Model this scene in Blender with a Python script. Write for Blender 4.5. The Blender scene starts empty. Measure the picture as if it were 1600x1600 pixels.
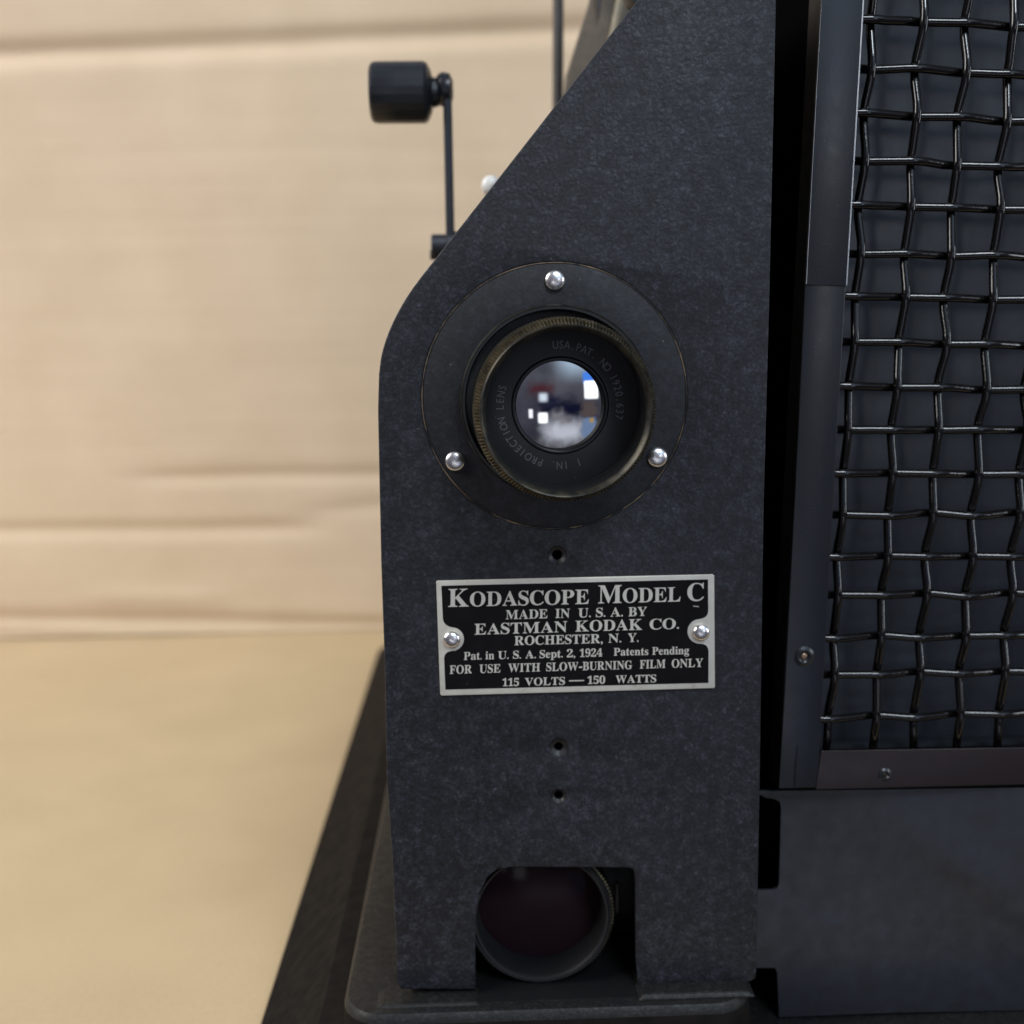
import bpy, bmesh, math, random
from mathutils import Vector, Matrix, noise
random.seed(7)
SC = bpy.context.scene
COL = SC.collection
MM = 0.001
rad = math.radians

# ------------------------------------------------------------------ camera
# all working lengths are millimetres; the front plate is the plane Y = 0, the floor is Z = 0
F_PX, DIST, EYE = 1702.0, 170.0, 135.64
def _n(v):
    l = math.sqrt(sum(c*c for c in v)); return tuple(c/l for c in v)
_dep = _n((-60.0, -253.69, F_PX)); _dwn = _n((151.0, 11383.0, F_PX))
_rgt = tuple(Vector(_dwn).cross(Vector(_dep)))
cam_d = bpy.data.cameras.new('camera'); cam = bpy.data.objects.new('camera', cam_d); COL.objects.link(cam)
def _w(v): return Vector((Vector(v).dot(Vector(_rgt)), Vector(v).dot(Vector(_dep)), -Vector(v).dot(Vector(_dwn))))
_cx, _cy, _cz = _w((1,0,0)), _w((0,-1,0)), _w((0,0,-1))
cam.matrix_world = Matrix(((_cx.x,_cy.x,_cz.x,0),(_cx.y,_cy.y,_cz.y,-DIST*MM),(_cx.z,_cy.z,_cz.z,EYE*MM),(0,0,0,1)))
cam_d.sensor_width = 36; cam_d.lens = 36*F_PX/1600
cam_d.clip_start = 0.005; cam_d.clip_end = 50
cam_d.dof.use_dof = True; cam_d.dof.focus_distance = 0.163; cam_d.dof.aperture_fstop = 17.0
SC.camera = cam
SC.cycles.max_bounces = 6; SC.cycles.diffuse_bounces = 3; SC.cycles.glossy_bounces = 3

# ------------------------------------------------------------------ surroundings (soft room light) and lamps
W = bpy.data.worlds.new('World'); SC.world = W; W.use_nodes = True
wt = W.node_tree; wt.nodes.clear()
def N(t, kind, **kw):
    n = t.nodes.new(kind)
    for k, v in kw.items(): setattr(n, k, v)
    return n
def wmath(op, a, b=None):
    n = N(wt, 'ShaderNodeMath', operation=op)
    for i, v in enumerate((a, b)):
        if v is None: continue
        if hasattr(v, 'links'): wt.links.new(v, n.inputs[i])
        else: n.inputs[i].default_value = v
    return n.outputs[0]
w_tc = N(wt, 'ShaderNodeTexCoord'); w_sep = N(wt, 'ShaderNodeSeparateXYZ'); wt.links.new(w_tc.outputs['Generated'], w_sep.inputs[0])
w_az = wmath('ARCTAN2', w_sep.outputs[0], wmath('MULTIPLY', w_sep.outputs[1], -1.0))      # 0 = the way the projector faces
w_el = wmath('ARCSINE', w_sep.outputs[2])
w_wob = N(wt, 'ShaderNodeTexNoise'); w_wob.inputs['Scale'].default_value = 9; w_wob.inputs['Detail'].default_value = 1
wt.links.new(w_tc.outputs['Generated'], w_wob.inputs['Vector'])
w_ws = N(wt, 'ShaderNodeSeparateXYZ'); wt.links.new(w_wob.outputs['Color'], w_ws.inputs[0])
w_az2 = wmath('ADD', w_az, wmath('MULTIPLY', wmath('SUBTRACT', w_ws.outputs[0], .5), .13))
w_el2 = wmath('ADD', w_el, wmath('MULTIPLY', wmath('SUBTRACT', w_ws.outputs[1], .5), .13))
def band(v, lo, hi, s):
    def ss(a, b):
        n = N(wt, 'ShaderNodeMapRange', interpolation_type='SMOOTHSTEP')
        wt.links.new(v, n.inputs[0]); n.inputs[1].default_value = rad(a); n.inputs[2].default_value = rad(b)
        return n.outputs[0]
    return wmath('MULTIPLY', ss(lo-s, lo+s), wmath('SUBTRACT', 1.0, ss(hi-s, hi+s)))
w_ramp = N(wt, 'ShaderNodeValToRGB'); wt.links.new(wmath('ADD', wmath('DIVIDE', w_el, math.pi), 0.5), w_ramp.inputs[0])
els = w_ramp.color_ramp.elements
ROOM = [(-90,(.12,.11,.11)), (-32,(.13,.13,.15)), (-19,(.16,.17,.22)), (-10,(.15,.15,.22)), (1,(.38,.35,.40)), (13,(.58,.55,.60)), (22,(.66,.74,.86)), (90,(.62,.70,.82))]
for i, (e, c) in enumerate(ROOM):
    x = els[i] if i < 2 else els.new(0.5)
    x.position = 0.0 + (e+90)/180
    x.color = (*c, 1)
w_noise = N(wt, 'ShaderNodeTexNoise'); w_noise.inputs['Scale'].default_value = 3.2; w_noise.inputs['Detail'].default_value = 3
wt.links.new(w_tc.outputs['Generated'], w_noise.inputs['Vector'])
w_mod = N(wt, 'ShaderNodeMixRGB', blend_type='MULTIPLY'); w_mod.inputs[0].default_value = 1
w_br = N(wt, 'ShaderNodeValToRGB'); wt.links.new(w_noise.outputs[0], w_br.inputs[0])
w_br.color_ramp.elements[0].position = .3; w_br.color_ramp.elements[0].color = (.55,.55,.6,1)
w_br.color_ramp.elements[1].position = .7; w_br.color_ramp.elements[1].color = (1.35,1.3,1.25,1)
wt.links.new(w_ramp.outputs[0], w_mod.inputs[1]); wt.links.new(w_br.outputs[0], w_mod.inputs[2])
w_cur = w_mod.outputs[0]
# things of the room that surround the desk: windows, a table top, red clothing, a dark figure; plus one added bright patch
for (a0, a1, e0, e1, s, c) in [
        (6, 80, 31, 80, 8, (1.6,2.1,2.7)),  # added bright blue patch, brightens the upper frame, plate and wires
        (-26, -4, 8, 20, 4, (.26,.07,.09)),
        (-14, 30, -13, 0, 2.5, (.020,.024,.075)),
        (-16, 2, -2, 8, 3, (.035,.04,.11)),
        (-2, 16, -20, -15, 2, (.22,.05,.05)),
        (-12, 29, -40, -19, 6, (1.9,2.0,2.3)),
        (-6, 8, -16, -8, 3, (.75,.75,.85)),
        (29, 42, 19, 30, 1.2, (.25,.9,3.2)),
        (30, 44, 4, 21, 1.0, (6.5,6.8,7.2)),
        (29, 42, -14, 2, 1.5, (.30,.24,.24)),
        (28, 46, -34, -16, 1.5, (.55,.8,1.35)),
        (37, 41, -20, -16, 1, (1.5,1.0,.3)),
        (-18, -9, -20, -10, 1.2, (6.5,6.8,7.2)),
        (-28, -24, -15, -6, .7, (4.0,4.1,4.4)),
        (-17, -9, 2, 10, 1.5, (2.6,2.9,3.4))]:
    sa = lambda a: 4 + (a-4)*.66
    se = lambda e: -3 + (e+3)*.66
    soft = max(c) < 2.5; s *= 1.5                     # windows keep their straight edges
    m = wmath('MULTIPLY', band(w_az2 if soft else w_az, sa(a0), sa(a1), s*.8), band(w_el2 if soft else w_el, se(e0), se(e1), s*.8))
    mx = N(wt, 'ShaderNodeMixRGB'); wt.links.new(m, mx.inputs[0]); wt.links.new(w_cur, mx.inputs[1]); mx.inputs[2].default_value = (*c, 1)
    w_cur = mx.outputs[0]
w_bg = N(wt, 'ShaderNodeBackground'); w_bg.inputs[1].default_value = 0.5
w_out = N(wt, 'ShaderNodeOutputWorld'); wt.links.new(w_cur, w_bg.inputs[0]); wt.links.new(w_bg.outputs[0], w_out.inputs[0])

def area(name, loc, target, sx, sy, power, color):
    d = bpy.data.lights.new(name, 'AREA'); d.shape = 'RECTANGLE'; d.size = sx; d.size_y = sy; d.energy = power; d.color = color
    o = bpy.data.objects.new(name, d); COL.objects.link(o); o.location = loc
    o.rotation_euler = (Vector(target)-Vector(loc)).to_track_quat('-Z', 'Y').to_euler()
    return o
area('window_light', (-1.25, -0.25, 0.95), (-0.10, 0.25, 0.12), 0.9, 0.9, 26.0, (1.0, .98, .95))
area('upper_window_light', (0.30, -0.80, 1.00), (0.05, 0, 0.1), 0.34, 0.26, 6.5, (.86, .94, 1.0))
area('side_window_light', (1.15, -0.42, 0.30), (0.05, 0, 0.1), 0.30, 0.42, 3.0, (.84, .93, 1.0))

vs = SC.view_settings
vs.view_transform = 'Standard'; vs.look = 'None'; vs.gamma = 1; vs.use_curve_mapping = False; vs.exposure = 0

# ------------------------------------------------------------------ where a picture point lies on a real plane
def ray(px, py): return _w((px-800, py-800, F_PX))
def at(px, py, Y=0.0):
    r = ray(px, py); t = (Y+DIST)/r.y
    return Vector((r.x*t, Y, EYE + r.z*t))
def at_z(px, py, z):
    r = ray(px, py); t = (z-EYE)/r.z
    return Vector((r.x*t, r.y*t-DIST, z))

# ------------------------------------------------------------------ materials
def mat(name, base, rough=.5, metal=0.0, ior=1.5, **kw):
    m = bpy.data.materials.new(name); m.use_nodes = True
    b = m.node_tree.nodes['Principled BSDF']
    b.inputs['Base Color'].default_value = (*base, 1); b.inputs['Roughness'].default_value = rough
    b.inputs['Metallic'].default_value = metal; b.inputs['IOR'].default_value = ior
    for k, v in kw.items(): b.inputs[k].default_value = v
    return m
def tex(m, kind, scale, stretch=(1,1,1), **kw):
    t = m.node_tree
    tc = N(t, 'ShaderNodeTexCoord'); mp = N(t, 'ShaderNodeMapping'); mp.inputs['Scale'].default_value = stretch
    t.links.new(tc.outputs['Object'], mp.inputs[0])
    n = N(t, kind); n.inputs['Scale'].default_value = scale
    for k, v in kw.items():
        if k in n.inputs: n.inputs[k].default_value = v
        else: setattr(n, k, v)
    t.links.new(mp.outputs[0], n.inputs['Vector'])
    return n
def ramp(m, src, stops):
    t = m.node_tree; r = N(t, 'ShaderNodeValToRGB'); t.links.new(src, r.inputs[0])
    e = r.color_ramp.elements
    for i, (p, c) in enumerate(stops):
        x = e[i] if i < 2 else e.new(0.5)
        x.position = p; x.color = (c, c, c, 1) if isinstance(c, (int, float)) else (*c, 1)
    return r.outputs[0]
def mixc(m, fac, a, b, mode='MIX'):
    t = m.node_tree; n = N(t, 'ShaderNodeMixRGB', blend_type=mode)
    for i, v in enumerate((fac, a, b)):
        if hasattr(v, 'links'): t.links.new(v, n.inputs[i])
        elif isinstance(v, (int, float)): n.inputs[i].default_value = v if i == 0 else (v, v, v, 1)
        else: n.inputs[i].default_value = (*v, 1)
    return n.outputs[0]
def put(m, sock, src): m.node_tree.links.new(src, m.node_tree.nodes['Principled BSDF'].inputs[sock])
def bump(m, src, strength, dist):
    t = m.node_tree; n = N(t, 'ShaderNodeBump'); n.inputs['Strength'].default_value = strength; n.inputs['Distance'].default_value = dist
    t.links.new(src, n.inputs['Height'])
    prev = t.nodes['Principled BSDF'].inputs['Normal']
    if prev.links: t.links.new(prev.links[0].from_socket, n.inputs['Normal'])
    t.links.new(n.outputs[0], prev)

# crystal ("crackle") enamel of the plate and base
def crackle(name, c_dark, c_mid, c_light, r0=.42, r1=.62, fleck=.5, k=1.0):
    m = mat(name, c_mid, .5)
    cloud = tex(m, 'ShaderNodeTexNoise', 700, Detail=4, Roughness=.72)
    cells = tex(m, 'ShaderNodeTexVoronoi', 1500, Randomness=1.0)
    grain = tex(m, 'ShaderNodeTexNoise', 2600, Detail=3, Roughness=.7)
    c = ramp(m, cloud.outputs[0], [(.40, c_dark), (.50, c_mid), (.64, c_light)])
    g = ramp(m, grain.outputs[0], [(.36, .35), (.5, .95), (.66, 2.1)])
    c = mixc(m, .7*k, c, g, 'MULTIPLY')
    cc = ramp(m, cells.outputs['Color'], [(.2, .7), (.8, 1.35)])
    c = mixc(m, .5, c, cc, 'MULTIPLY')
    net = tex(m, 'ShaderNodeTexVoronoi', 1000, Randomness=1.0, feature='DISTANCE_TO_EDGE')
    c = mixc(m, .8*k, c, ramp(m, net.outputs['Distance'], [(.0, .45), (.14, 1.08)]), 'MULTIPLY')
    fl = tex(m, 'ShaderNodeTexVoronoi', 330, Randomness=1.0)
    fm = ramp(m, fl.outputs['Distance'], [(.0, 1.0), (.055, 0.0)])
    pick = ramp(m, fl.outputs['Color'], [(.72, 0.0), (.78, fleck)])
    c = mixc(m, mixc(m, 1.0, fm, pick, 'MULTIPLY'), c, (.26, .25, .25))
    put(m, 'Base Color', c)
    put(m, 'Roughness', ramp(m, cloud.outputs[0], [(.3, r1), (.7, r0)]))
    bump(m, grain.outputs[0], .20*k, .00022)
    bump(m, net.outputs['Distance'], .35*k, .00020)
    bump(m, cloud.outputs[0], .06*k, .0005)
    m.node_tree.nodes['Principled BSDF'].inputs['Specular IOR Level'].default_value = .4
    return m
M = {}
M['enamel'] = crackle('black_crackle_enamel', (.0060,.0063,.0098), (.0105,.0112,.0160), (.0230,.0245,.0315))
M['base'] = crackle('dusty_black_enamel', (.0035,.0035,.0038), (.0065,.0066,.0068), (.013,.0130,.0130), .45, .65, .35)
def satin(name, c, r, dust=.0, lump=0.0, scale=300, ior=1.5):
    m = mat(name, c, r, ior=ior)
    n = tex(m, 'ShaderNodeTexNoise', scale, Detail=5, Roughness=.6)
    k = ramp(m, n.outputs[0], [(.3, tuple(x*.75 for x in c)), (.7, tuple(x*1.3 for x in c))])
    if dust:
        v = tex(m, 'ShaderNodeTexVoronoi', 420, Randomness=1.0)
        s = ramp(m, v.outputs['Distance'], [(.0, 1.0), (.05, 0.0)])
        p = ramp(m, v.outputs['Color'], [(.66, 0.0), (.72, dust)])
        k = mixc(m, mixc(m, 1.0, s, p, 'MULTIPLY'), k, (.30, .29, .28))
    put(m, 'Base Color', k)
    put(m, 'Roughness', ramp(m, n.outputs[0], [(.3, r*1.12), (.7, r*.88)]))
    if lump:
        l = tex(m, 'ShaderNodeTexNoise', 30, (1, 1, .8), Detail=2)
        bump(m, l.outputs[0], .6, lump)
    g = tex(m, 'ShaderNodeTexNoise', 2200, Detail=2)
    bump(m, g.outputs[0], .12, .0001)
    return m
M['flange'] = crackle('smooth_black_flange_paint', (.0050,.0053,.0078), (.0074,.0080,.0115), (.0125,.0137,.0185), .55, .64, .8, .5)
M['skirt'] = satin('dark_base_skirt', (.0075,.0062,.0055), .8, .3)
M['skirt'].node_tree.nodes['Principled BSDF'].inputs['Specular IOR Level'].default_value = .10
M['lens_black'] = satin('worn_black_lens_paint', (.0075,.0075,.008), .46, .6)
M['face'] = satin('black_engraved_face', (.008,.008,.009), .45, .5)
M['frame'] = satin('gloss_black_sheet_steel', (.0072,.0088,.0120), .30, .35, .0010)  # brownish paint tinted blue: cool reflected light put into the colour
M['brown_frame'] = satin('brown_black_sheet_steel', (.012,.0065,.007), .34, .25, .0012)
M['inner'] = satin('satin_black_inner_panel', (.016,.0195,.026), .38, .45, .0006)
M['side'] = satin('satin_black_side_sheet', (.018,.0195,.025), .42, .3, .0012)
M['wire'] = satin('gloss_black_wire', (.0035,.0027,.0025), .10, .0)
M['edge_glint'] = mat('pale_edge_glint', (.42,.44,.47), .32, .9)  # pale metal: the highlight along the cap's edges put into the colour
M['void'] = mat('dark_interior', (.0025,.0025,.0025), .9, **{'Specular IOR Level': .0})  # near-black without gloss: deep shade of the gaps put into the colour
M['flank'] = satin('dark_brown_flank', (.006,.004,.0035), .6)
M['bakelite'] = satin('black_bakelite', (.010,.012,.016), .30)
M['arm'] = satin('black_crank_metal', (.020,.022,.030), .42)
M['rod'] = satin('dark_brown_rod', (.030,.024,.022), .5)
M['taupe'] = satin('taupe_reel_arm', (.105,.082,.058), .55)
M['brass_dull'] = satin('tarnished_brass_strip', (.22,.19,.13), .5)
M['white'] = mat('pale_metal', (.72,.70,.66), .3)
M['chrome'] = mat('bright_nickel', (.86,.83,.81), .26, 1.0)
n_ = tex(M['chrome'], 'ShaderNodeTexNoise', 1400, Detail=4); bump(M['chrome'], n_.outputs[0], .14, .0003)
M['nickel'] = mat('dull_nickel_silver', (.56,.54,.49), .40, .35)
n_ = tex(M['nickel'], 'ShaderNodeTexNoise', 260, Detail=6, Roughness=.7)
put(M['nickel'], 'Base Color', ramp(M['nickel'], n_.outputs[0], [(.25, (.36,.33,.24)), (.40, (.56,.53,.46)), (.75, (.66,.63,.56))]))
n_ = tex(M['nickel'], 'ShaderNodeTexNoise', 3000, Detail=2); bump(M['nickel'], n_.outputs[0], .2, .0001)
M['letters'] = mat('nickel_lettering', (.56,.53,.47), .42, .25)
M['field'] = satin('black_nameplate_enamel', (.004,.0035,.004), .40, .4)
M['field'].node_tree.nodes['Principled BSDF'].inputs['Specular IOR Level'].default_value = .12
M['brass'] = mat('aged_brass_knurling', (.20,.155,.085), .42, .85)
n_ = tex(M['brass'], 'ShaderNodeTexNoise', 500, Detail=5, Roughness=.7)
put(M['brass'], 'Base Color', ramp(M['brass'], n_.outputs[0], [(.36, (.030,.026,.019)), (.52, (.085,.071,.045)), (.72, (.19,.155,.09))]))
M['lip'] = mat('rubbed_black_brass', (.06,.055,.05), .4, .6)
n_ = tex(M['lip'], 'ShaderNodeTexNoise', 350, Detail=5, Roughness=.7)
put(M['lip'], 'Base Color', ramp(M['lip'], n_.outputs[0], [(.40, (.013,.013,.012)), (.60, (.028,.026,.022)), (.78, (.075,.064,.042))]))
M['edge'] = mat('worn_brown_edge', (.10,.06,.035), .6)
n_ = tex(M['edge'], 'ShaderNodeTexNoise', 110, Detail=6, Roughness=.75)
put(M['edge'], 'Base Color', ramp(M['edge'], n_.outputs[0], [(.46, (.008,.007,.007)), (.58, (.045,.028,.017)), (.68, (.30,.21,.13))]))
M['glass'] = mat('coated_lens_glass', (.004,.005,.014), .03, 0.0, 5.6)
M['glass_dark'] = mat('dark_condenser_glass', (.015,.0075,.0095), .10, 0.0, 1.5, **{'Specular IOR Level': .05})  # reddish base colour stands in for a red reflection in the glass
M['engrave'] = mat('engraved_letters', (.15,.15,.16), .30, .6)
M['copper'] = mat('copper_rivet_core', (.30,.20,.13), .4, .8)

def kraft(name, lo, hi, streak):
    m = mat(name, hi, .82)
    a = tex(m, 'ShaderNodeTexNoise', 26, (1, 1, 1), Detail=4)
    s = tex(m, 'ShaderNodeTexNoise', 40, streak, Detail=3)
    f = tex(m, 'ShaderNodeTexNoise', 900, Detail=3)
    k = ramp(m, a.outputs[0], [(.3, lo), (.7, hi)])
    k = mixc(m, .12, k, ramp(m, s.outputs[0], [(.3, .86), (.7, 1.10)]), 'MULTIPLY')
    k = mixc(m, .3, k, ramp(m, f.outputs[0], [(.3, .88), (.7, 1.1)]), 'MULTIPLY')
    put(m, 'Base Color', k)
    bump(m, s.outputs[0], .04, .004)
    return m
M['kraft'] = kraft('pale_kraft_cardboard', (.595,.455,.31), (.645,.50,.35), (.12, 1, 5.5))
M['kraft_floor'] = kraft('yellow_kraft_cardboard', (.495,.375,.222), (.545,.415,.248), (.5, 1, 1))

# ------------------------------------------------------------------ mesh helpers (input in mm)
WORLD = {}
def obj(name, verts, faces, material, parent=None, smooth=None, props=None):
    vs_ = [Vector(v) for v in verts]
    c = Vector((0,0,0))
    lo = Vector([min(v[i] for v in vs_) for i in range(3)]); hi = Vector([max(v[i] for v in vs_) for i in range(3)])
    c = (lo+hi)/2
    me = bpy.data.meshes.new(name)
    me.from_pydata([tuple((v-c)*MM) for v in vs_], [], faces)
    me.validate(); me.update()
    me.materials.append(material)
    if smooth is not None:
        me.polygons.foreach_set('use_smooth', [True]*len(me.polygons))
        if smooth < 179: me.set_sharp_from_angle(angle=rad(smooth))
    o = bpy.data.objects.new(name, me); COL.objects.link(o)
    WORLD[o] = c
    o.location = (c - (WORLD[parent] if parent else Vector((0,0,0))))*MM
    if parent: o.parent = parent
    return o
def thing(name, label, cat, base):
    o = bpy.data.objects.new(name, None); COL.objects.link(o)
    o.empty_display_size = .02
    WORLD[o] = Vector(base); o.location = Vector(base)*MM
    o['label'] = label; o['category'] = cat
    return o
class MB:
    def __init__(s): s.v = []; s.f = []
    def add(s, vs_, fs):
        k = len(s.v); s.v += [Vector(v) for v in vs_]; s.f += [tuple(i+k for i in f) for f in fs]
        return s
    def box(s, lo, hi, M4=None):
        p = [Vector((x, y, z)) for x in (lo[0], hi[0]) for y in (lo[1], hi[1]) for z in (lo[2], hi[2])]
        if M4: p = [M4 @ q for q in p]
        return s.add(p, [(0,1,3,2),(4,6,7,5),(0,4,5,1),(2,3,7,6),(0,2,6,4),(1,5,7,3)])
    def lathe(s, prof, place, n=96, closed=False, tooth=None):
        """prof: list of (r, h[, toothed]); place(x, y, h) -> world"""
        rings = len(prof); vs_ = []
        for p in prof:
            r, h = p[0], p[1]; tt = p[2] if len(p) > 2 else 0
            for i in range(n):
                a = 2*math.pi*i/n
                rr = r - (tt if (i % 2) else 0)
                vs_.append(place(rr*math.cos(a), rr*math.sin(a), h))
        fs = []
        for j in range(rings-1 if not closed else rings):
            j2 = (j+1) % rings
            for i in range(n):
                i2 = (i+1) % n
                fs.append((j*n+i, j*n+i2, j2*n+i2, j2*n+i))
        return s.add(vs_, fs)
    def tube(s, pts, r, n=8, cap=True):
        pts = [Vector(p) for p in pts]; vs_ = []; up = None
        for i, p in enumerate(pts):
            t = (pts[min(i+1, len(pts)-1)]-pts[max(i-1, 0)]).normalized()
            if up is None:
                up = t.orthogonal().normalized()
            up = (up - t*up.dot(t)).normalized(); b = t.cross(up)
            rr = r[i] if isinstance(r, (list, tuple)) else r
            for k in range(n):
                a = 2*math.pi*k/n
                vs_.append(p + up*rr*math.cos(a) + b*rr*math.sin(a))
        fs = []
        for i in range(len(pts)-1):
            for k in range(n):
                k2 = (k+1) % n
                fs.append((i*n+k, i*n+k2, (i+1)*n+k2, (i+1)*n+k))
        if cap: fs += [tuple(range(n-1, -1, -1)), tuple((len(pts)-1)*n+k for k in range(n))]
        return s.add(vs_, fs)
    def build(s, name, material, parent=None, smooth=None): return obj(name, s.v, s.f, material, parent, smooth)
def sheet(name, outlines, y0, thick, material, parent, bev=.15, smooth=40, frame=None):
    """flat cut-out: outlines in (X, Z); front face at depth y0, going back by thick. frame maps (u, v, w) -> world"""
    cu = bpy.data.curves.new(name, 'CURVE'); cu.dimensions = '2D'; cu.fill_mode = 'BOTH'
    cu.extrude = thick/2 - bev; cu.bevel_depth = bev; cu.bevel_resolution = 2; cu.offset = -bev
    for ol in outlines:
        sp = cu.splines.new('POLY'); sp.points.add(len(ol)-1); sp.use_cyclic_u = True
        for p, q in zip(sp.points, ol): p.co = (q[0], q[1], 0, 1)
    tmp = bpy.data.objects.new(name, cu); COL.objects.link(tmp)
    dg = bpy.context.evaluated_depsgraph_get()
    me = bpy.data.meshes.new_from_object(tmp.evaluated_get(dg))
    bpy.data.objects.remove(tmp)
    fr = frame or (lambda u, v, w: Vector((u, y0 - w, v)))
    vs_ = [fr(v.co.x, v.co.y, v.co.z - thick/2) for v in me.vertices]
    fs = [tuple(p.vertices) for p in me.polygons]
    # weld
    bm = bmesh.new()
    bv = [bm.verts.new(v) for v in vs_]
    for f in fs:
        try: bm.faces.new([bv[i] for i in f])
        except ValueError: pass
    bmesh.ops.remove_doubles(bm, verts=bm.verts, dist=1e-4)
    bmesh.ops.recalc_face_normals(bm, faces=bm.faces)
    bm.verts.index_update()
    vs_ = [v.co.copy() for v in bm.verts]; fs = [tuple(v.index for v in f.verts) for f in bm.faces]
    bm.free(); bpy.data.meshes.remove(me)
    return obj(name, vs_, fs, material, parent, smooth)
def xz(px, py, Y=0.0):
    p = at(px, py, Y); return (p.x, p.z)
def circle(c, r, n=48, a0=0): return [(c[0]+r*math.cos(a0+2*math.pi*i/n), c[1]+r*math.sin(a0+2*math.pi*i/n)) for i in range(n)]
def smooth_line(pts, it=2):
    for _ in range(it):
        out = [pts[0]]
        for a, b in zip(pts, pts[1:]):
            out += [(a[0]*.75+b[0]*.25, a[1]*.75+b[1]*.25), (a[0]*.25+b[0]*.75, a[1]*.25+b[1]*.75)]
        pts = out + [pts[-1]]
    return pts

# ================================================================== the cardboard box behind and below
box = thing('cardboard_box', 'pale tan open cardboard box with creased back wall, surrounding the black projector', 'cardboard box', (0, 150, 0))
YW = 351.0
def crease_depth(x, z):
    d = 0.0
    for (pa, pb, amp, wid, x0, x1) in CREASES:
        t = (x-pa.x)/(pb.x-pa.x); zc = pa.z + (pb.z-pa.z)*t + .8*noise.noise(Vector((x*.02, z*.0+pa.z, 0)))
        fade = min(1, max(0, (x-x0)/14+.5))*min(1, max(0, (x1-x)/14+.5))
        q = (z-zc)/wid
        if abs(q) < 4: d += .72*amp*fade*math.exp(-q*q)
    return d
def cr(x0, y0, x1, y1, amp, wid, f0=-900, f1=900): return (at(x0, y0, YW), at(x1, y1, YW), amp, wid, f0, f1)
def wx(px): return at(px, 800, YW).x
CREASES = [cr(0, 84, 600, 57, 5.0, 5.0), cr(200, 746, 600, 741, 2.0, 4.0, wx(230)),
           cr(0, 829, 480, 826, 2.3, 4.0, -900, wx(480)), cr(480, 803, 600, 790, 1.4, 4.5, wx(492), 900),
           cr(0, 966, 600, 976, 2.6, 4.0), cr(0, 926, 300, 934, -1.6, 5.0, wx(130), wx(330)), cr(300, 998, 600, 1004, 1.2, 3.0, -900, wx(150))]
mb = MB(); NX, NZ = 100, 420
X0, X1, Z0, Z1 = -520, 620, 0.4, 520
gv = []
for j in range(NZ+1):
    z = Z0 + (Z1-Z0)*(j/NZ)**1.15
    for i in range(NX+1):
        x = X0 + (X1-X0)*i/NX
        bow = 5*noise.noise(Vector((x*.006, z*.006, 3))) + .16*noise.noise(Vector((x*.012, z*.09, 8))) + .05*noise.noise(Vector((x*.02, z*.25, 1)))
        gv.append((x, YW + crease_depth(x, z) + bow + .014*math.sin(z*2*math.pi/7.5), z))
mb.add(gv, [(j*(NX+1)+i, j*(NX+1)+i+1, (j+1)*(NX+1)+i+1, (j+1)*(NX+1)+i) for j in range(NZ) for i in range(NX)])
back = mb.build('back_wall', M['kraft'], box, 180)
md = back.modifiers.new('thickness', 'SOLIDIFY'); md.thickness = .004; md.offset = -1
fl_ = MB(); NXf, NYf = 60, 50; gv = []
for j in range(NYf+1):
    for i in range(NXf+1):
        x = -520+1140*i/NXf; y = -40 + (YW+12+40)*j/NYf
        gv.append((x, y, -.3 + .5*noise.noise(Vector((x*.01, y*.01, 5)))))
fl_.add(gv, [(j*(NXf+1)+i, j*(NXf+1)+i+1, (j+1)*(NXf+1)+i+1, (j+1)*(NXf+1)+i) for j in range(NYf) for i in range(NXf)])
flo = fl_.build('floor_panel', M['kraft_floor'], box, 180)
md = flo.modifiers.new('thickness', 'SOLIDIFY'); md.thickness = .004; md.offset = -1

# ================================================================== the projector
PR = thing('film_projector', 'black crackle-finish vintage film projector with a round lens, metal nameplate and wire-mesh lamp house', 'film projector', (20, 90, 0))
ZT = EYE - 107.64                                   # height of the base's top
# ---- front plate
left = [(592,585),(590.5,640),(592.5,740),(595.5,880),(601,1040),(604,1208),(613,1348),(621,1538)]
opening_r = [(998,1541),(994,1500),(993,1372),(990,1360),(984,1356)]
opening_l = [(800,1355),(778,1358),(762,1370),(750,1395),(744,1430),(743,1480),(743,1546)]
right = [(1172,1534),(1180,1530),(1182,1520),(1187,1244),(1193.6,794),(1203,450),(1210,140),(1213,0),(1217,-200)]
top = [(1152,-200),(996,0)]
shoulder = smooth_line([(841,199),(690,392),(640,455),(612,505),(596,550),(592,585)], 3)
pl_px = left + [(628,1546),(743,1546)][:1] + opening_l[::-1][0:1] + opening_l[::-1][1:] + opening_r[::-1] + right + top + shoulder[:-1]
plate_outline = [xz(*p) for p in pl_px]
lens_c = at(867, 622)
lens_xz = (lens_c.x, lens_c.z)
HOLES = [(871, 868, .80), (873, 1168, .72), (873, 1244, .72)]
holes = [circle(xz(hx, hy), 1.45 if i < 2 else 1.15, 28) for i, (hx, hy, r) in enumerate(HOLES)]
plate = sheet('front_plate', [plate_outline, circle(lens_xz, 20.75, 120)] + holes, 0.0, 1.3, M['enamel'], PR, bev=.22)
def face_on(c, tilt=0.0, dz=0.0):                  # lathe axis pointing at the viewer; h = how far in front of the plate
    return lambda x, y, h: Vector((c.x + x, c.y - h, c.z + y - dz - tilt*h))
for i, (hx, hy, r) in enumerate(HOLES):
    R_ = 1.45 if i < 2 else 1.15
    MB().lathe([(R_-.02, -.05), (R_-.12, -.10), (r+.10, -.45), (r, -.50), (r, -1.25), (R_-.02, -1.25)], face_on(at(hx, hy)), 40, closed=True).build('countersunk_hole', M['lens_black'], plate, 50)
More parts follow.
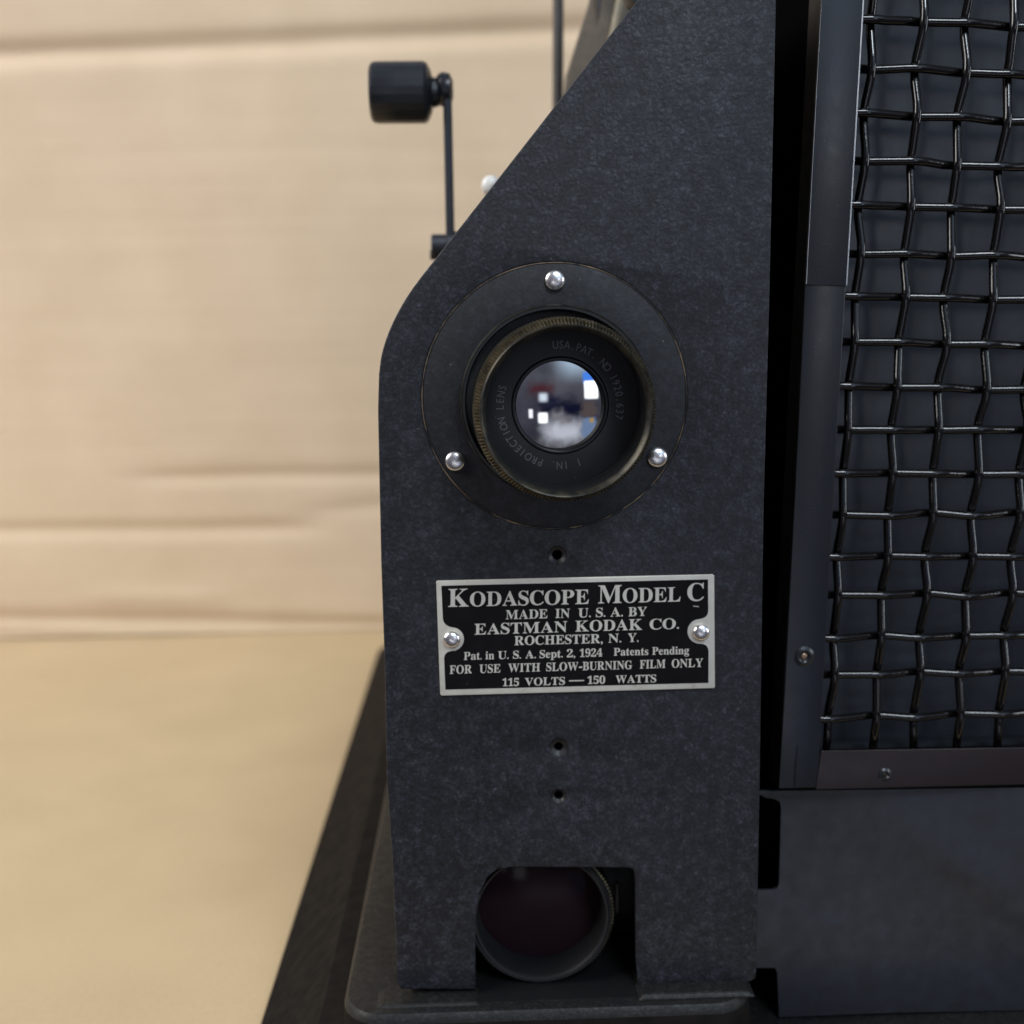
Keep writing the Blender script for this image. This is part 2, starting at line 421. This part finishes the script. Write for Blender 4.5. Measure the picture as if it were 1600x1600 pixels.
# ---- round flange carrying the lens
flange = MB().lathe([(13.0, -.2), (20.35, -.03), (20.5, -.12), (20.5, -1.1), (13.0, -1.1)], face_on(lens_c), 128, closed=True).build('lens_flange', M['flange'], PR, 35)
MB().lathe([(20.72, -.03), (20.65, .0), (20.56, -.04), (20.56, -.5), (20.72, -.5)], face_on(lens_c), 160, closed=True).build('worn_edge', M['edge'], flange, 40)
def rivet(px, py, rp, parent, Y=0.0, h=.75):
    c = at(px, py, Y); r = (at(px+rp, py, Y)-c).length
    prof = [(r*1.0, 0.0), (r*1.0, h*.25)] + [(r*math.cos(a), h*.25 + h*.75*math.sin(a)) for a in [rad(k) for k in (12, 25, 38, 50, 62, 74, 84)]] + [(.01, h)]
    return MB().lathe(prof, face_on(c), 36).build('rivet', M['chrome'], parent, 60)
for px, py in ((867, 438), (711, 720.5), (1027, 714.5)): rivet(px, py, 15.8, flange, 0.0, .95)

# ---- projection lens
LA = lambda x, y, h: Vector((lens_c.x + x + .020*h - .05, lens_c.y - h, lens_c.z + y - .30 - .048*h))
mount = MB().lathe([(11.9, -.5), (14.65, -.1), (14.6, 3.0), (14.42, 3.3), (14.0, 3.3), (13.85, 2.9), (13.7, .6), (12.6, .6), (12.6, 10.2), (11.7, 10.2), (11.7, -.5)], LA, 128, closed=True).build('projection_lens', M['lens_black'], PR, 35)
MB().lathe([(14.50, 3.36), (14.68, 3.12), (14.68, 2.75), (14.45, 2.75)], LA, 160, closed=True).build('worn_edge', M['lip'], mount, 60)
kt = .34
MB().lathe([(12.2, 10.4), (12.8, 10.6), (13.05, 11.0, kt), (13.05, 16.0, kt), (12.95, 16.4, kt), (12.30, 17.5, kt), (12.0, 17.6), (11.9, 10.4)], LA, 320, closed=True).build('knurled_ring', M['brass'], mount, None)
MB().lathe([(12.20, 17.6), (12.12, 18.0), (11.95, 18.15), (11.75, 18.05), (11.30, 17.3), (11.45, 17.0)], LA, 128, closed=True).build('front_lip', M['lip'], mount, 40)
MB().lathe([(11.36, 17.25), (11.70, 16.4), (11.78, 8.4), (11.95, 8.4), (11.95, 17.25)], LA, 128, closed=True).build('inner_wall', M['lens_black'], mount, 40)
MB().lathe([(11.9, 8.3), (11.85, 8.48), (7.25, 8.80), (7.0, 9.05), (6.8, 9.07), (6.60, 8.75), (6.54, 7.2), (11.9, 7.2)], LA, 128, closed=True).build('lens_face', M['face'], mount, 30)
RG = 27.0; rg = 6.55; hc = 8.75 - math.sqrt(RG*RG-rg*rg)
MB().lathe([(rg, 7.2)] + [(max(rg*math.cos(rad(k)), .005), hc + math.sqrt(RG*RG-(rg*math.cos(rad(k)))**2)) for k in range(0, 91, 3)], LA, 96).build('lens_glass', M['glass'], mount, 179)
# engraved words round the lens face
FONT_CACHE = {}
def glyph_mesh(body):
    if body in FONT_CACHE: return FONT_CACHE[body]
    cu = bpy.data.curves.new('text', 'FONT'); cu.body = body; cu.resolution_u = 5
    tmp = bpy.data.objects.new('text', cu); COL.objects.link(tmp)
    dg = bpy.context.evaluated_depsgraph_get(); dg.update()
    me = bpy.data.meshes.new_from_object(tmp.evaluated_get(dg))
    vs_ = [(v.co.x, v.co.y) for v in me.vertices]; fs = [tuple(p.vertices) for p in me.polygons]
    bpy.data.objects.remove(tmp); bpy.data.meshes.remove(me)
    FONT_CACHE[body] = (vs_, fs); return vs_, fs
def serif(s):
    out = ''
    for ch in s:
        if 'A' <= ch <= 'Z': out += chr(0x1D400+ord(ch)-65)
        elif 'a' <= ch <= 'z': out += chr(0x1D41A+ord(ch)-97)
        elif '0' <= ch <= '9': out += chr(0x1D7CE+ord(ch)-48)
        else: out += ch
    return out
def thicken(mb, front, back, fs):
    """front/back vertex lists of one flat glyph -> closed slab"""
    n = len(front); cnt = {}
    for f in fs:
        for a, b in zip(f, f[1:]+f[:1]):
            cnt[(a, b)] = cnt.get((a, b), 0)+1
    side = [(a, b, b+n, a+n) for (a, b) in cnt if (b, a) not in cnt]
    mb.add(front+back, list(fs) + [tuple(i+n for i in reversed(f)) for f in fs] + [tuple(reversed(q)) for q in side])
eng = MB()
def ring_text(s, a_start, a_end, r0, r1):          # clockwise, tops outward, angles in degrees from +x
    for i, ch in enumerate(s):
        if ch == ' ': continue
        vs_, fs = glyph_mesh(ch)
        xs = [v[0] for v in vs_]; cx_ = (min(xs)+max(xs))/2
        sc = (r1-r0)/.73; a = rad(a_start + (a_end-a_start)*i/(len(s)-1))
        fr = []
        for x, y in vs_:
            u, v = (x-cx_)*sc*.82, r0 + y*sc
            px_, py_ = v*math.cos(a)+u*math.sin(a), v*math.sin(a)-u*math.cos(a)
            fr.append((px_, py_))
        hb = 8.5 + (11.15 - (r0+r1)/2)/4.15*.30
        thicken(eng, [LA(p[0], p[1], hb+.07) for p in fr], [LA(p[0], p[1], hb-.08) for p in fr], fs)
ring_text('USA.PAT. NO 1920,637', 94, -12, 8.35, 9.55)
ring_text('1 IN. PROJECTION LENS', -72, -198, 8.35, 9.55)
eng.build('engraving', M['engrave'], mount, None)

# ---- nameplate
def np_pt(x, y, Y=-.55): return at(670 + x/3.478, 880 + y/3.478, Y)
def np_xz(x, y): p = np_pt(x, y); return (p.x, p.z)
name_o = [np_xz(*p) for p in [(40,104),(47,97),(1545,62),(1552,68),(1556,674),(1550,680),(70,721),(62,714)]]
nameplate = sheet('nameplate', [name_o], -.50, .50, M['nickel'], PR, bev=.10, smooth=30)
def arc_pts(cx_, cy_, r, a0, a1, n=12): return [(cx_+r*math.cos(rad(a0+(a1-a0)*i/n)), cy_+r*math.sin(rad(a0+(a1-a0)*i/n))) for i in range(n+1)]
fo = [(68,123),(1518,88),(1519,262)] + [(1515,278),(1505,292),(1488,300)] + arc_pts(1473,371,67,-92,-268,14) + [(1490,439),(1508,447),(1518,462),(1521,480)] + [(1520,651),(90,688)] + [(83,515),(88,497),(100,484),(118,478)] + arc_pts(127,413,64,92,-88,14) + [(112,345),(92,335),(80,318),(76,300)]
field = sheet('enamel_field', [[np_xz(*p) for p in fo][::-1]], -.52, .10, M['field'], nameplate, bev=.01, smooth=None)
let = MB()
def word(s, x0, x1, y0, y1, cap, caps=False, sx=None):
    """one word: pixel span x0..x1 of the plate, baseline y0..y1, capital height"""
    runs = []; cur = 0.0
    for i, ch in enumerate(s):
        if ch == ' ': cur += .30; continue
        vs_, fs = glyph_mesh(serif(ch)); xs = [v[0] for v in vs_]
        k = 1.0 if not (caps and i == 0) else 1.25
        lo_, hi_ = min(xs), max(xs)
        gap = .05
        runs.append((cur, lo_, k, vs_, fs)); cur += (hi_-lo_)*k + gap
    total = cur - .05
    for c0, lo_, k, vs_, fs in runs:
        fr, bk = [], []
        for x, y in vs_:
            t = (c0 + (x-lo_)*k)/total
            px_ = x0 + (x1-x0)*t; base = y0 + (y1-y0)*t
            yy = y*k/.70*cap
            p = np_pt(px_ + yy*.012, base - yy, -.66); fr.append(p); bk.append(p + Vector((0, .12, 0)))
        thicken(let, fr, bk, fs)
word('KODASCOPE', 105, 870, 238, 221, 80, True); word('MODEL', 920, 1368, 219, 208, 80, True); word('C', 1405, 1495, 206, 203, 98)
word('MADE', 418, 645, 305, 299, 50); word('IN', 688, 766, 298, 296, 50); word('U. S. A.', 812, 1055, 295, 289, 50); word('BY', 1085, 1185, 289, 286, 50)
word('EASTMAN', 248, 752, 389, 374, 60); word('KODAK', 797, 1160, 372, 362, 60); word('CO.', 1200, 1360, 361, 356, 58)
word('ROCHESTER,', 465, 945, 446, 434, 50); word('N.', 976, 1046, 432, 430, 48); word('Y.', 1082, 1140, 429, 427, 48)
word('Pat.', 190, 288, 526, 523, 43); word('in', 308, 355, 523, 522, 43); word('U. S. A.', 376, 582, 521, 516, 43); word('Sept.', 602, 728, 516, 512, 43)
word('2,', 750, 796, 512, 511, 43); word('1924', 820, 943, 510, 507, 43); word('Patents', 1005, 1193, 503, 499, 42); word('Pending', 1214, 1414, 498, 494, 42)
word('FOR', 113, 234, 602, 598, 46); word('USE', 275, 389, 597, 594, 46); word('WITH', 432, 605, 592, 588, 46); word('SLOW', 638, 812, 587, 583, 46)
word('BURNING', 836, 1105, 582, 575, 46); word('FILM', 1147, 1286, 573, 569, 46); word('ONLY', 1320, 1490, 568, 563, 46)
word('115', 400, 490, 669, 667, 42); word('VOLTS', 522, 740, 666, 660, 42); word('150', 862, 958, 657, 654, 42); word('WATTS', 1015, 1236, 652, 647, 42)
def dash(x0, x1, y0, y1, t):
    q = [np_pt(x0, y0-t, -.66), np_pt(x1, y1-t, -.66), np_pt(x1, y1+t, -.66), np_pt(x0, y0+t, -.66)]
    let.add(q + [p+Vector((0,.12,0)) for p in q], [(3,2,1,0),(4,5,6,7),(0,1,5,4),(1,2,6,5),(2,3,7,6),(3,0,4,7)])
dash(816, 834, 566, 565.5, 3.5); dash(762, 845, 640, 638, 2.6); dash(1437, 1468, 233, 237, 1.6)
let.build('lettering', M['letters'], nameplate, None)
rivet(706, 999, 13.6, nameplate, -.5, .95); rivet(1095, 988, 13.6, nameplate, -.5, .95)

# ---- body behind the plate
def inset_px(p, k):                                 # plate outline shrunk towards its middle, in mm
    return p
cx0, cz0 = 16.0, EYE - 30
body_o = [xz(*p) for p in [(640,1547),(628,1300),(615,900),(615,640),(650,520),(720,420),(1010,55),(1060,-60),(1175,-60),(1170,450),(1160,900),(1150,1547)]]
MB_ = MB()
def prism(mb, ol, ya, yb):
    n = len(ol)
    mb.add([(p[0], ya, p[1]) for p in ol] + [(p[0], yb, p[1]) for p in ol], [tuple(range(n)), tuple(range(2*n-1, n-1, -1))] + [(i, i+n, (i+1) % n+n, (i+1) % n) for i in range(n)])
prism(MB_, body_o, 18, 78)
of_a, of_b = at(744, 1500), at(992, 1500)

M['cond'] = satin('black_condenser_barrel', (.004,.0042,.005), .5, .4)
housing = MB_.build('housing', M['cond'], PR)
MB().box((of_a.x, -2.2, ZT+.02), (of_b.x, 17.5, ZT+.12)).build('recess_shade_sheet', M['cond'], PR)  # thin dark sheet on the base top, standing in for shade in the opening
rim_in = [xz(*p) for p in [(652,1542),(640,1300),(628,900),(628,645),(662,530),(732,432),(1018,68),(1066,-48),(1163,-48),(1158,450),(1148,900),(1138,1542)]]
sheet('housing_rim', [[body_o[-1]] + body_o[::-1][1:] + rim_in], 1.35, 16.6, M['cond'], PR, bev=.05, smooth=None)
# dark lower body wall filling the space behind the side sheet
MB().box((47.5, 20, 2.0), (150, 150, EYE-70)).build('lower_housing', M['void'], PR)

# ---- condenser lens seen through the opening
cc = at(846, 1434, 1.7); CA = lambda x, y, h: Vector((cc.x+x, cc.y-h, cc.z+y))
k_ = (at(961, 1434, 1.7)-cc).length
cond = MB().lathe([(k_*.86, -11), (k_*.86, -1.0), (k_*.88, -.2), (k_*.905, 0), (k_*.93, -.5), (k_*.955, -.4), (k_*.965, -.7), (k_*.97, -1.4), (k_*.97, -11)], CA, 128, closed=True).build('condenser_lens', M['cond'], PR, 30)
MB().lathe([(k_*.872, -.35), (k_*.885, .06), (k_*.903, .10), (k_*.915, -.25)], CA, 128, closed=True).build('rim', M['lens_black'], cond, 50)
kk = [(k_*1.0, -1.0, .25), (k_*1.0, -4.5, .25), (k_*.96, -4.7), (k_*.96, -.8)]
MB().lathe(kk, CA, 240, closed=True).build('knurled_ring', M['brass'], cond, None)
R2 = 40; r2 = k_*.86
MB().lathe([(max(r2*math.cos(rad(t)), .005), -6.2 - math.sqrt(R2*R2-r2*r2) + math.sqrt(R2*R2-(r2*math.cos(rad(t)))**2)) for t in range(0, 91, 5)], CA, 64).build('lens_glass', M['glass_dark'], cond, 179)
pa, pb = at(964, 1378, 9), at(964, 1424, 9)
MB().tube([pa, pa.lerp(pb, .1), pa.lerp(pb, .9), pb], [.4, .6, .6, .4], 14).build('guide_pin', M['rod'], PR, 50)

# ---- base
base_mb = MB()
def rrect(x0, x1, y0, y1, r, n=8):
    out = []
    for (cx_, cy_, a0) in ((x0+r, y0+r, 180), (x1-r, y0+r, 270), (x1-r, y1-r, 0), (x0+r, y1-r, 90)):
        out += [(cx_+r*math.cos(rad(a0+90*i/n)), cy_+r*math.sin(rad(a0+90*i/n))) for i in range(n+1)]
    return out
BX0, BX1, BY0, BY1 = -23.6, at_z(1186, 1578, ZT).x, -5.0, 300
levels = [(0, 0.0, 8), (.0, -.0, 8)]
secs = []
for (g, z) in ((-.9, ZT), (-.35, ZT-.12), (0, ZT-.6), (.35, ZT-1.6), (.7, ZT-7.0), (5.5, ZT-8.2), (6.0, ZT-8.8), (19.5, ZT-22.0), (20.5, ZT-22.6), (22.2, .3), ):
    fr_ = 0.45 if g > 1 else 1.0
    o_ = rrect(BX0-g, BX1+min(g,.9), BY0-g*fr_, BY1+g, 7.0+g)
    secs.append([(p[0], p[1], z) for p in o_])
n_s = len(secs[0]); bv = [p for s_ in secs for p in s_]
bf = [tuple(range(n_s)), tuple(range(len(bv)-1, len(bv)-n_s-1, -1))]
for j in range(len(secs)-1):
    for i in range(n_s):
        i2 = (i+1) % n_s
        bf.append((j*n_s+i, (j+1)*n_s+i, (j+1)*n_s+i2, j*n_s+i2))
base_mb.add(bv, bf)
base = base_mb.build('base', M['base'], PR, 35)
base.data.materials.append(M['skirt'])
for p in base.data.polygons:
    if abs(p.normal.z) < .985 and (p.center.z*1000 + WORLD[base].z) < ZT-2 : p.material_index = 1
zlow = at(1400, 1587, 7.0).z
ld = MB().box((BX1+.95, -9, .4), (150, 300, zlow)).build('lower_deck', M['base'], base)
md = ld.modifiers.new('soft', 'BEVEL'); md.width = .0006; md.segments = 3
def pad(px0, px1, py, depth, h):
    a = at(px0, py); b = at(px1, py)
    x0, x1 = a.x, b.x
    m = MB(); t = 1.2
    m.add([(x0-t, -depth-.6, ZT-.05), (x1+t, -depth-.6, ZT-.05), (x1+t, 1.6, ZT-.05), (x0-t, 1.6, ZT-.05),
           (x0, -depth, ZT+h), (x1, -depth, ZT+h), (x1, 1.6, ZT+h), (x0, 1.6, ZT+h)],
          [(3,2,1,0),(4,5,6,7),(0,1,5,4),(1,2,6,5),(2,3,7,6),(3,0,4,7)])
    o = m.build('foot_pad', M['base'], base, None)
    md = o.modifiers.new('soft', 'BEVEL'); md.width = .0004; md.segments = 3; md.limit_method = 'NONE'
pad(1003, 1163, 1545, 3.0, .9)
pad(600, 742, 1552, 2.6, .35)

# ---- side sheet right of the plate
sd = [(1170,1236),(1700,1230),(1700,1577),(1400,1583),(1217,1590),(1214,1520),(1211,1513),(1150,1513),(1150,1392),(1207,1391),(1214,1388),(1217,1380),(1220,1262),(1218,1253),(1210,1249),(1196,1247),(1190,1243),(1170,1240)]
YS = 7.0
m_ = M['side']; t_ = m_.node_tree                   # the sheet is dented along a diagonal
ctr = (at(1150, 1410, YS)+at(1700, 1410, YS))/2
q1, q2 = at(1330, 1262, YS)-ctr, at(1530, 1400, YS)-ctr
dn = Vector((-(q2-q1).z, 0, (q2-q1).x)).normalized(); c0_ = q1.dot(dn)*MM
tc_ = N(t_, 'ShaderNodeTexCoord'); dp_ = N(t_, 'ShaderNodeVectorMath', operation='DOT_PRODUCT'); dp_.inputs[1].default_value = dn
t_.links.new(tc_.outputs['Object'], dp_.inputs[0])
mr_ = N(t_, 'ShaderNodeMapRange', interpolation_type='SMOOTHERSTEP'); t_.links.new(dp_.outputs['Value'], mr_.inputs[0])
mr_.inputs[1].default_value = c0_-.0035; mr_.inputs[2].default_value = c0_+.0035
sx_ = N(t_, 'ShaderNodeSeparateXYZ'); t_.links.new(tc_.outputs['Object'], sx_.inputs[0])
mw_ = N(t_, 'ShaderNodeMapRange', interpolation_type='SMOOTHSTEP'); t_.links.new(sx_.outputs[0], mw_.inputs[0])
mw_.inputs[1].default_value = q1.x*MM-.004; mw_.inputs[2].default_value = q2.x*MM
mm_ = N(t_, 'ShaderNodeMath', operation='MULTIPLY'); t_.links.new(mr_.outputs[0], mm_.inputs[0]); t_.links.new(mw_.outputs[0], mm_.inputs[1])
mr2_ = N(t_, 'ShaderNodeMapRange', interpolation_type='SMOOTHERSTEP'); t_.links.new(dp_.outputs['Value'], mr2_.inputs[0])
mr2_.inputs[1].default_value = c0_+.0015; mr2_.inputs[2].default_value = c0_+.0105; mr2_.inputs[3].default_value = 1; mr2_.inputs[4].default_value = 0
m3_ = N(t_, 'ShaderNodeMath', operation='MULTIPLY'); t_.links.new(mm_.outputs[0], m3_.inputs[0]); t_.links.new(mr2_.outputs[0], m3_.inputs[1])
bump(m_, m3_.outputs[0], 1.0, .0007)
def side_pt(px, py): return xz(px, py, YS)
sheet('side_sheet', [[side_pt(*p) for p in sd][::-1]], YS, .8, M['side'], PR, bev=.12, smooth=40)

# ================================================================== lamp house (leans a little, turned a little)
al, ro = rad(4.0), rad(1.7)
LO = at(1226, 1232, 3.0)
_x = Vector((math.cos(al), math.sin(al), 0)); LN = Vector((math.sin(al), -math.cos(al), 0)); _z = Vector((0, 0, 1))
LU = _x*math.cos(ro) - _z*math.sin(ro); LV = _x*math.sin(ro) + _z*math.cos(ro)
def LH(u, v, w): return LO + LU*u + LV*v + LN*w
LHM = Matrix.Identity(4)
for i in range(3): LHM[i][0], LHM[i][1], LHM[i][2], LHM[i][3] = LU[i], LV[i], LN[i], LO[i]
GW, GH = 74.0, 152.0                                # frame outer width and height
lamp = MB()
u0, fw, fh = -1.0, 6.5, 6.9
# shell: flank, back box
lamp.box((u0+.02, 0, -5.4), (u0+.6, GH, -.25), LHM).box((GW-.6, 0, -5.4), (GW, GH, -.25), LHM)
lamp_o = lamp.build('lamp_house', M['flank'], PR)
MB().box((u0+1.6, 1.0, -70), (GW-1.6, GH-1, -9.2), LHM).build('lamp_chamber', M['void'], lamp_o)
def fstrip(name, ol, w, th, material, bev=.12):
    return sheet(name, [ol], 0, th, material, lamp_o, bev=bev, smooth=40, frame=lambda u, v, ww: LH(u, v, w+ww))
fstrip('frame_side', [(u0,.0),(u0+6.9,.0),(u0+6.7,6.6),(u0+6.5,60),(u0+6.4,GH),(u0-.1,GH),(u0-.2,86),(u0,60),(u0+.1,20)], -.02, .35, M['frame'])
fstrip('frame_side', [(GW-6.5,0),(GW,0),(GW,GH),(GW-6.5,GH)], -.02, .35, M['frame'])
fstrip('frame_cap', [(u0-.12,83.2),(u0+6.45,83.2),(u0+6.55,GH+.2),(u0-.25,GH+.2)], .33, .30, M['frame'])
fstrip('frame_bottom', [(5.4,-.3),(GW-6.4,-.5),(GW-6.4,6.1),(6.0,6.5)], .10, .35, M['brown_frame'])
fstrip('frame_top', [(5.4,GH-7),(GW-6.4,GH-7),(GW-6.4,GH),(5.4,GH)], .10, .35, M['brown_frame'])
MB().tube([LH(u0+6.42, v, .32) for v in (83.3, 100, 120, GH)], .11, 10).build('edge_glint_line', M['edge_glint'], lamp_o, 60)  # thin pale tubes added as the bright lines of light on the edges
MB().tube([LH(u0-.12, v, .25) for v in (83.3, 100, 120, GH)], .06, 10).build('edge_glint_line', M['edge_glint'], lamp_o, 60)
# corner seam folds of the side strip
for uu in (2.7,):
    MB().tube([LH(u0+uu, .2, .04), LH(u0+uu, 4, .05), LH(u0+uu+.1, 7.4, .0)], .10, 6).build('fold_line', M['frame'], lamp_o, 60)
def dimple(u, v, r, w, core):
    P = lambda x, y, h: LH(u+x, v+y, w+h)
    d = MB().lathe([(r*1.75, -.05), (r*1.45, .05), (r*1.15, .28), (r*.95, .30), (r*.75, .10), (r*.55, -.06)], P, 36).build('dimpled_rivet', M['frame'], lamp_o, 60)
    MB().lathe([(r*.58, -.10), (r*.45, .06), (r*.25, .12), (.01, .14)], P, 24).build('rivet_core', core, d, 60)
dimple(2.1, 22.9, 1.05, .0, M['copper']); dimple(17.4, 2.0, .72, .12, M['lip'])
# inner panel and its bottom ledge
pan = MB(); NU, NV = 40, 80; gv = []
for j in range(NV+1):
    for i in range(NU+1):
        u = u0+1.7 + (GW-3.3-u0)*i/NU; v = 1.1 + (GH-2.3)*j/NV
        gv.append(LH(u, v, -8.6 + .35*noise.noise(Vector((u*.05, v*.05, 2)))))
pan.add(gv, [(j*(NU+1)+i, j*(NU+1)+i+1, (j+1)*(NU+1)+i+1, (j+1)*(NU+1)+i) for j in range(NV) for i in range(NU)])
pan.build('inner_panel', M['inner'], lamp_o, 180)
MB().box((6.0, 4.6, -8.5), (GW-6.5, 5.3, -5.6), LHM).build('inner_ledge', M['inner'], lamp_o)
# woven wire grille
def uv_at(px, py, w):
    o = LO + LN*w; r = ray(px, py); C0 = Vector((0, -DIST, EYE))
    t = (o-C0).dot(LN)/r.dot(LN); p = C0 + r*t - LO
    return p.dot(LU), p.dot(LV)
WZ, WA, WR = -1.7, .66, .70
rowv = [11.8, 19.2, 25.7, 32.8, 39.5, 46.5, 53.2, 60.5, 67.3, 74.6, 81.9, 88.5, 96.0, 102.6, 109.7, 116.6, 123.7, 130.8, 137.8, 144.6]
colu = [7.9, 15.8, 23.2, 30.8, 38.3, 45.9, 53.4, 61.0, 68.0]
wires = MB()
def sgn(i, j): return 1 if (i+j) % 2 == 0 else -1    # +1: the upright wire passes in front
JR = {}
def jit(i, j):
    if (i, j) not in JR: JR[(i, j)] = ((random.random()-.5)*.45, (random.random()-.5)*.40)
    return JR[(i, j)]
OFF = 17
for i, u in enumerate(colu):
    pts = [LH(u-.3 if i == 0 else u, 5.0, WZ)]
    for j, v in enumerate(rowv):
        s_ = sgn(i, OFF-j)*WA; du, dv = jit(i, j)
        for q, k in ((-1.9, .68), (-1.3, .88), (-.65, 1.05), (0, 1.12), (.65, 1.05), (1.3, .88), (1.9, .68)): pts.append(LH(u+du, v+dv+q, WZ+s_*k))
    pts.append(LH(u, 148, WZ)); wires.tube(pts, WR, 10)
for j, v in enumerate(rowv):
    pts = [LH(3.2, v+.1, WZ - sgn(0, OFF-j)*WA*-.4)]
    for i, u in enumerate(colu):
        s_ = -sgn(i, OFF-j)*WA; du, dv = jit(i, j)
        for q, k in ((-1.9, .68), (-1.3, .88), (-.65, 1.05), (0, 1.12), (.65, 1.05), (1.3, .88), (1.9, .68)): pts.append(LH(u+du+q, v+dv, WZ+s_*k))
    pts.append(LH(70.5, v, WZ)); wires.tube(pts, WR, 10)
wires.build('wire_mesh', M['wire'], lamp_o, 180)

# ================================================================== crank, reel arm, rod and screw behind the plate
YK = 62.0
def axis_x(px0, py, Y):                              # lathe along X starting at a picture point
    c = at(px0, py, Y); return c, (lambda x, y, h: Vector((c.x+h, c.y+x, c.z+y)))
mmp = (at(700, 145, YK)-at(600, 145, YK)).length/100
c0, KX = axis_x(579, 145, YK)
crank = None
rK = 46*mmp; L_ = 86*mmp
arm_a, arm_b = at(699, 140, YK), at(704, 392, YK)
m = MB(); wA = 6.8*mmp
for_dir = (arm_b-arm_a).normalized(); sd_ = Vector((0, 1, 0)).cross(for_dir).normalized()
sd_ = Vector((1, 0, 0)) - for_dir*for_dir.x; sd_.normalize()
pts = []
for p in (arm_a, arm_b):
    for s_ in (-1, 1):
        for d_ in (-2.2, 2.2): pts.append(p + sd_*s_*wA + Vector((0, d_, 0)))
m.add(pts, [(0,1,3,2),(4,6,7,5),(0,4,5,1),(2,3,7,6),(0,2,6,4),(1,5,7,3)])
crank = m.build('crank_handle', M['arm'], PR)
md = crank.modifiers.new('soft', 'BEVEL'); md.width = .0004; md.segments = 2
MB().lathe([(.01, 0), (rK*.88, 0), (rK*.97, .5), (rK, 1.4), (rK, L_*.52), (rK, L_*.98), (rK*.93, L_*1.04), (rK*.72, L_*1.10), (rK*.50, L_*1.13), (rK*.45, L_*1.24), (.01, L_*1.24)], KX, 24).build('knob', M['bakelite'], crank, 13)
c1, KX1 = axis_x(681, 140, YK)
MB().lathe([(.01, 0), (13*mmp, 0), (22*mmp, 3*mmp), (26*mmp, 10*mmp), (24*mmp, 22*mmp), (14*mmp, 27*mmp), (.01, 27*mmp)], KX1, 32).build('collar', M['bakelite'], crank, 50)
c2, KX2 = axis_x(674, 384, YK)
MB().lathe([(.01, 0), (16*mmp, 0), (18*mmp, 2*mmp), (18*mmp, 26*mmp), (22*mmp, 27*mmp), (22*mmp, 60*mmp), (.01, 60*mmp)], KX2, 32).build('hub', M['arm'], crank, 35)
c3, KX3 = axis_x(672, 398, YK)
MB().lathe([(.01, 0), (7*mmp, 0), (8*mmp, 2*mmp), (8*mmp, 90*mmp), (.01, 90*mmp)], KX3, 24).build('shaft', M['rod'], crank, 35)
# thumb screw
YT = 52.0; c4 = at(767, 289, YT); k4 = (at(867, 289, YT)-c4).length/100
MB().lathe([(15*k4, -14*k4), (15*k4, -2*k4), (14*k4, 3*k4), (9*k4, 7*k4), (.01, 8*k4)], face_on(c4), 32).build('thumb_screw', M['white'], PR, 60)
MB().tube([c4+Vector((0, 2, 0)), c4+Vector((6, 10, -8))], 1.0, 12).build('screw_shank', M['arm'], PR, 60)
# upright rod and reel arm
YR = 110.0
ra, rb = at(873, -160, YR), at(871, 330, YR)
rb = rb + (rb-ra)*((ZT-rb.z)/(rb.z-ra.z))          # down to the deck of the base
MB().tube([ra, rb], .5*(at(881, 0, YR)-at(864, 0, YR)).length, 20).build('support_rod', M['rod'], PR, 60)
YA = 84.0
arm_o = [xz(*p, YA) for p in [(950,-130),(921,0),(884,118),(880,180),(930,330),(1010,330),(1030,60),(1060,-130)]]
ra_o = sheet('reel_arm', [arm_o], YA, 3.0, M['taupe'], PR, bev=.5)
MB().tube([at(974, -130, YA-1), at(971, 0, YA-1), at(958, 66, YA-1), at(950, 110, YA-1)], [1.3, 1.3, 1.2, .9], 12).build('edge_strip', M['brass_dull'], ra_o, 60)
MB().tube([at(938, -90, YA-1), at(936, 0, YA-1), at(935.5, 30, YA-1)], [.75, .55, .15], 10).build('spring', M['arm'], ra_o, 60)
MB().lathe([(.01, 0), (4.0, 0), (4.3, .6), (4.3, 5), (.01, 5)], (lambda c: (lambda x, y, h: Vector((c.x+x, c.y-5+h, c.z+y))))(at(1003, -12, 60)), 32).build('arm_pivot', M['bakelite'], ra_o, 40)
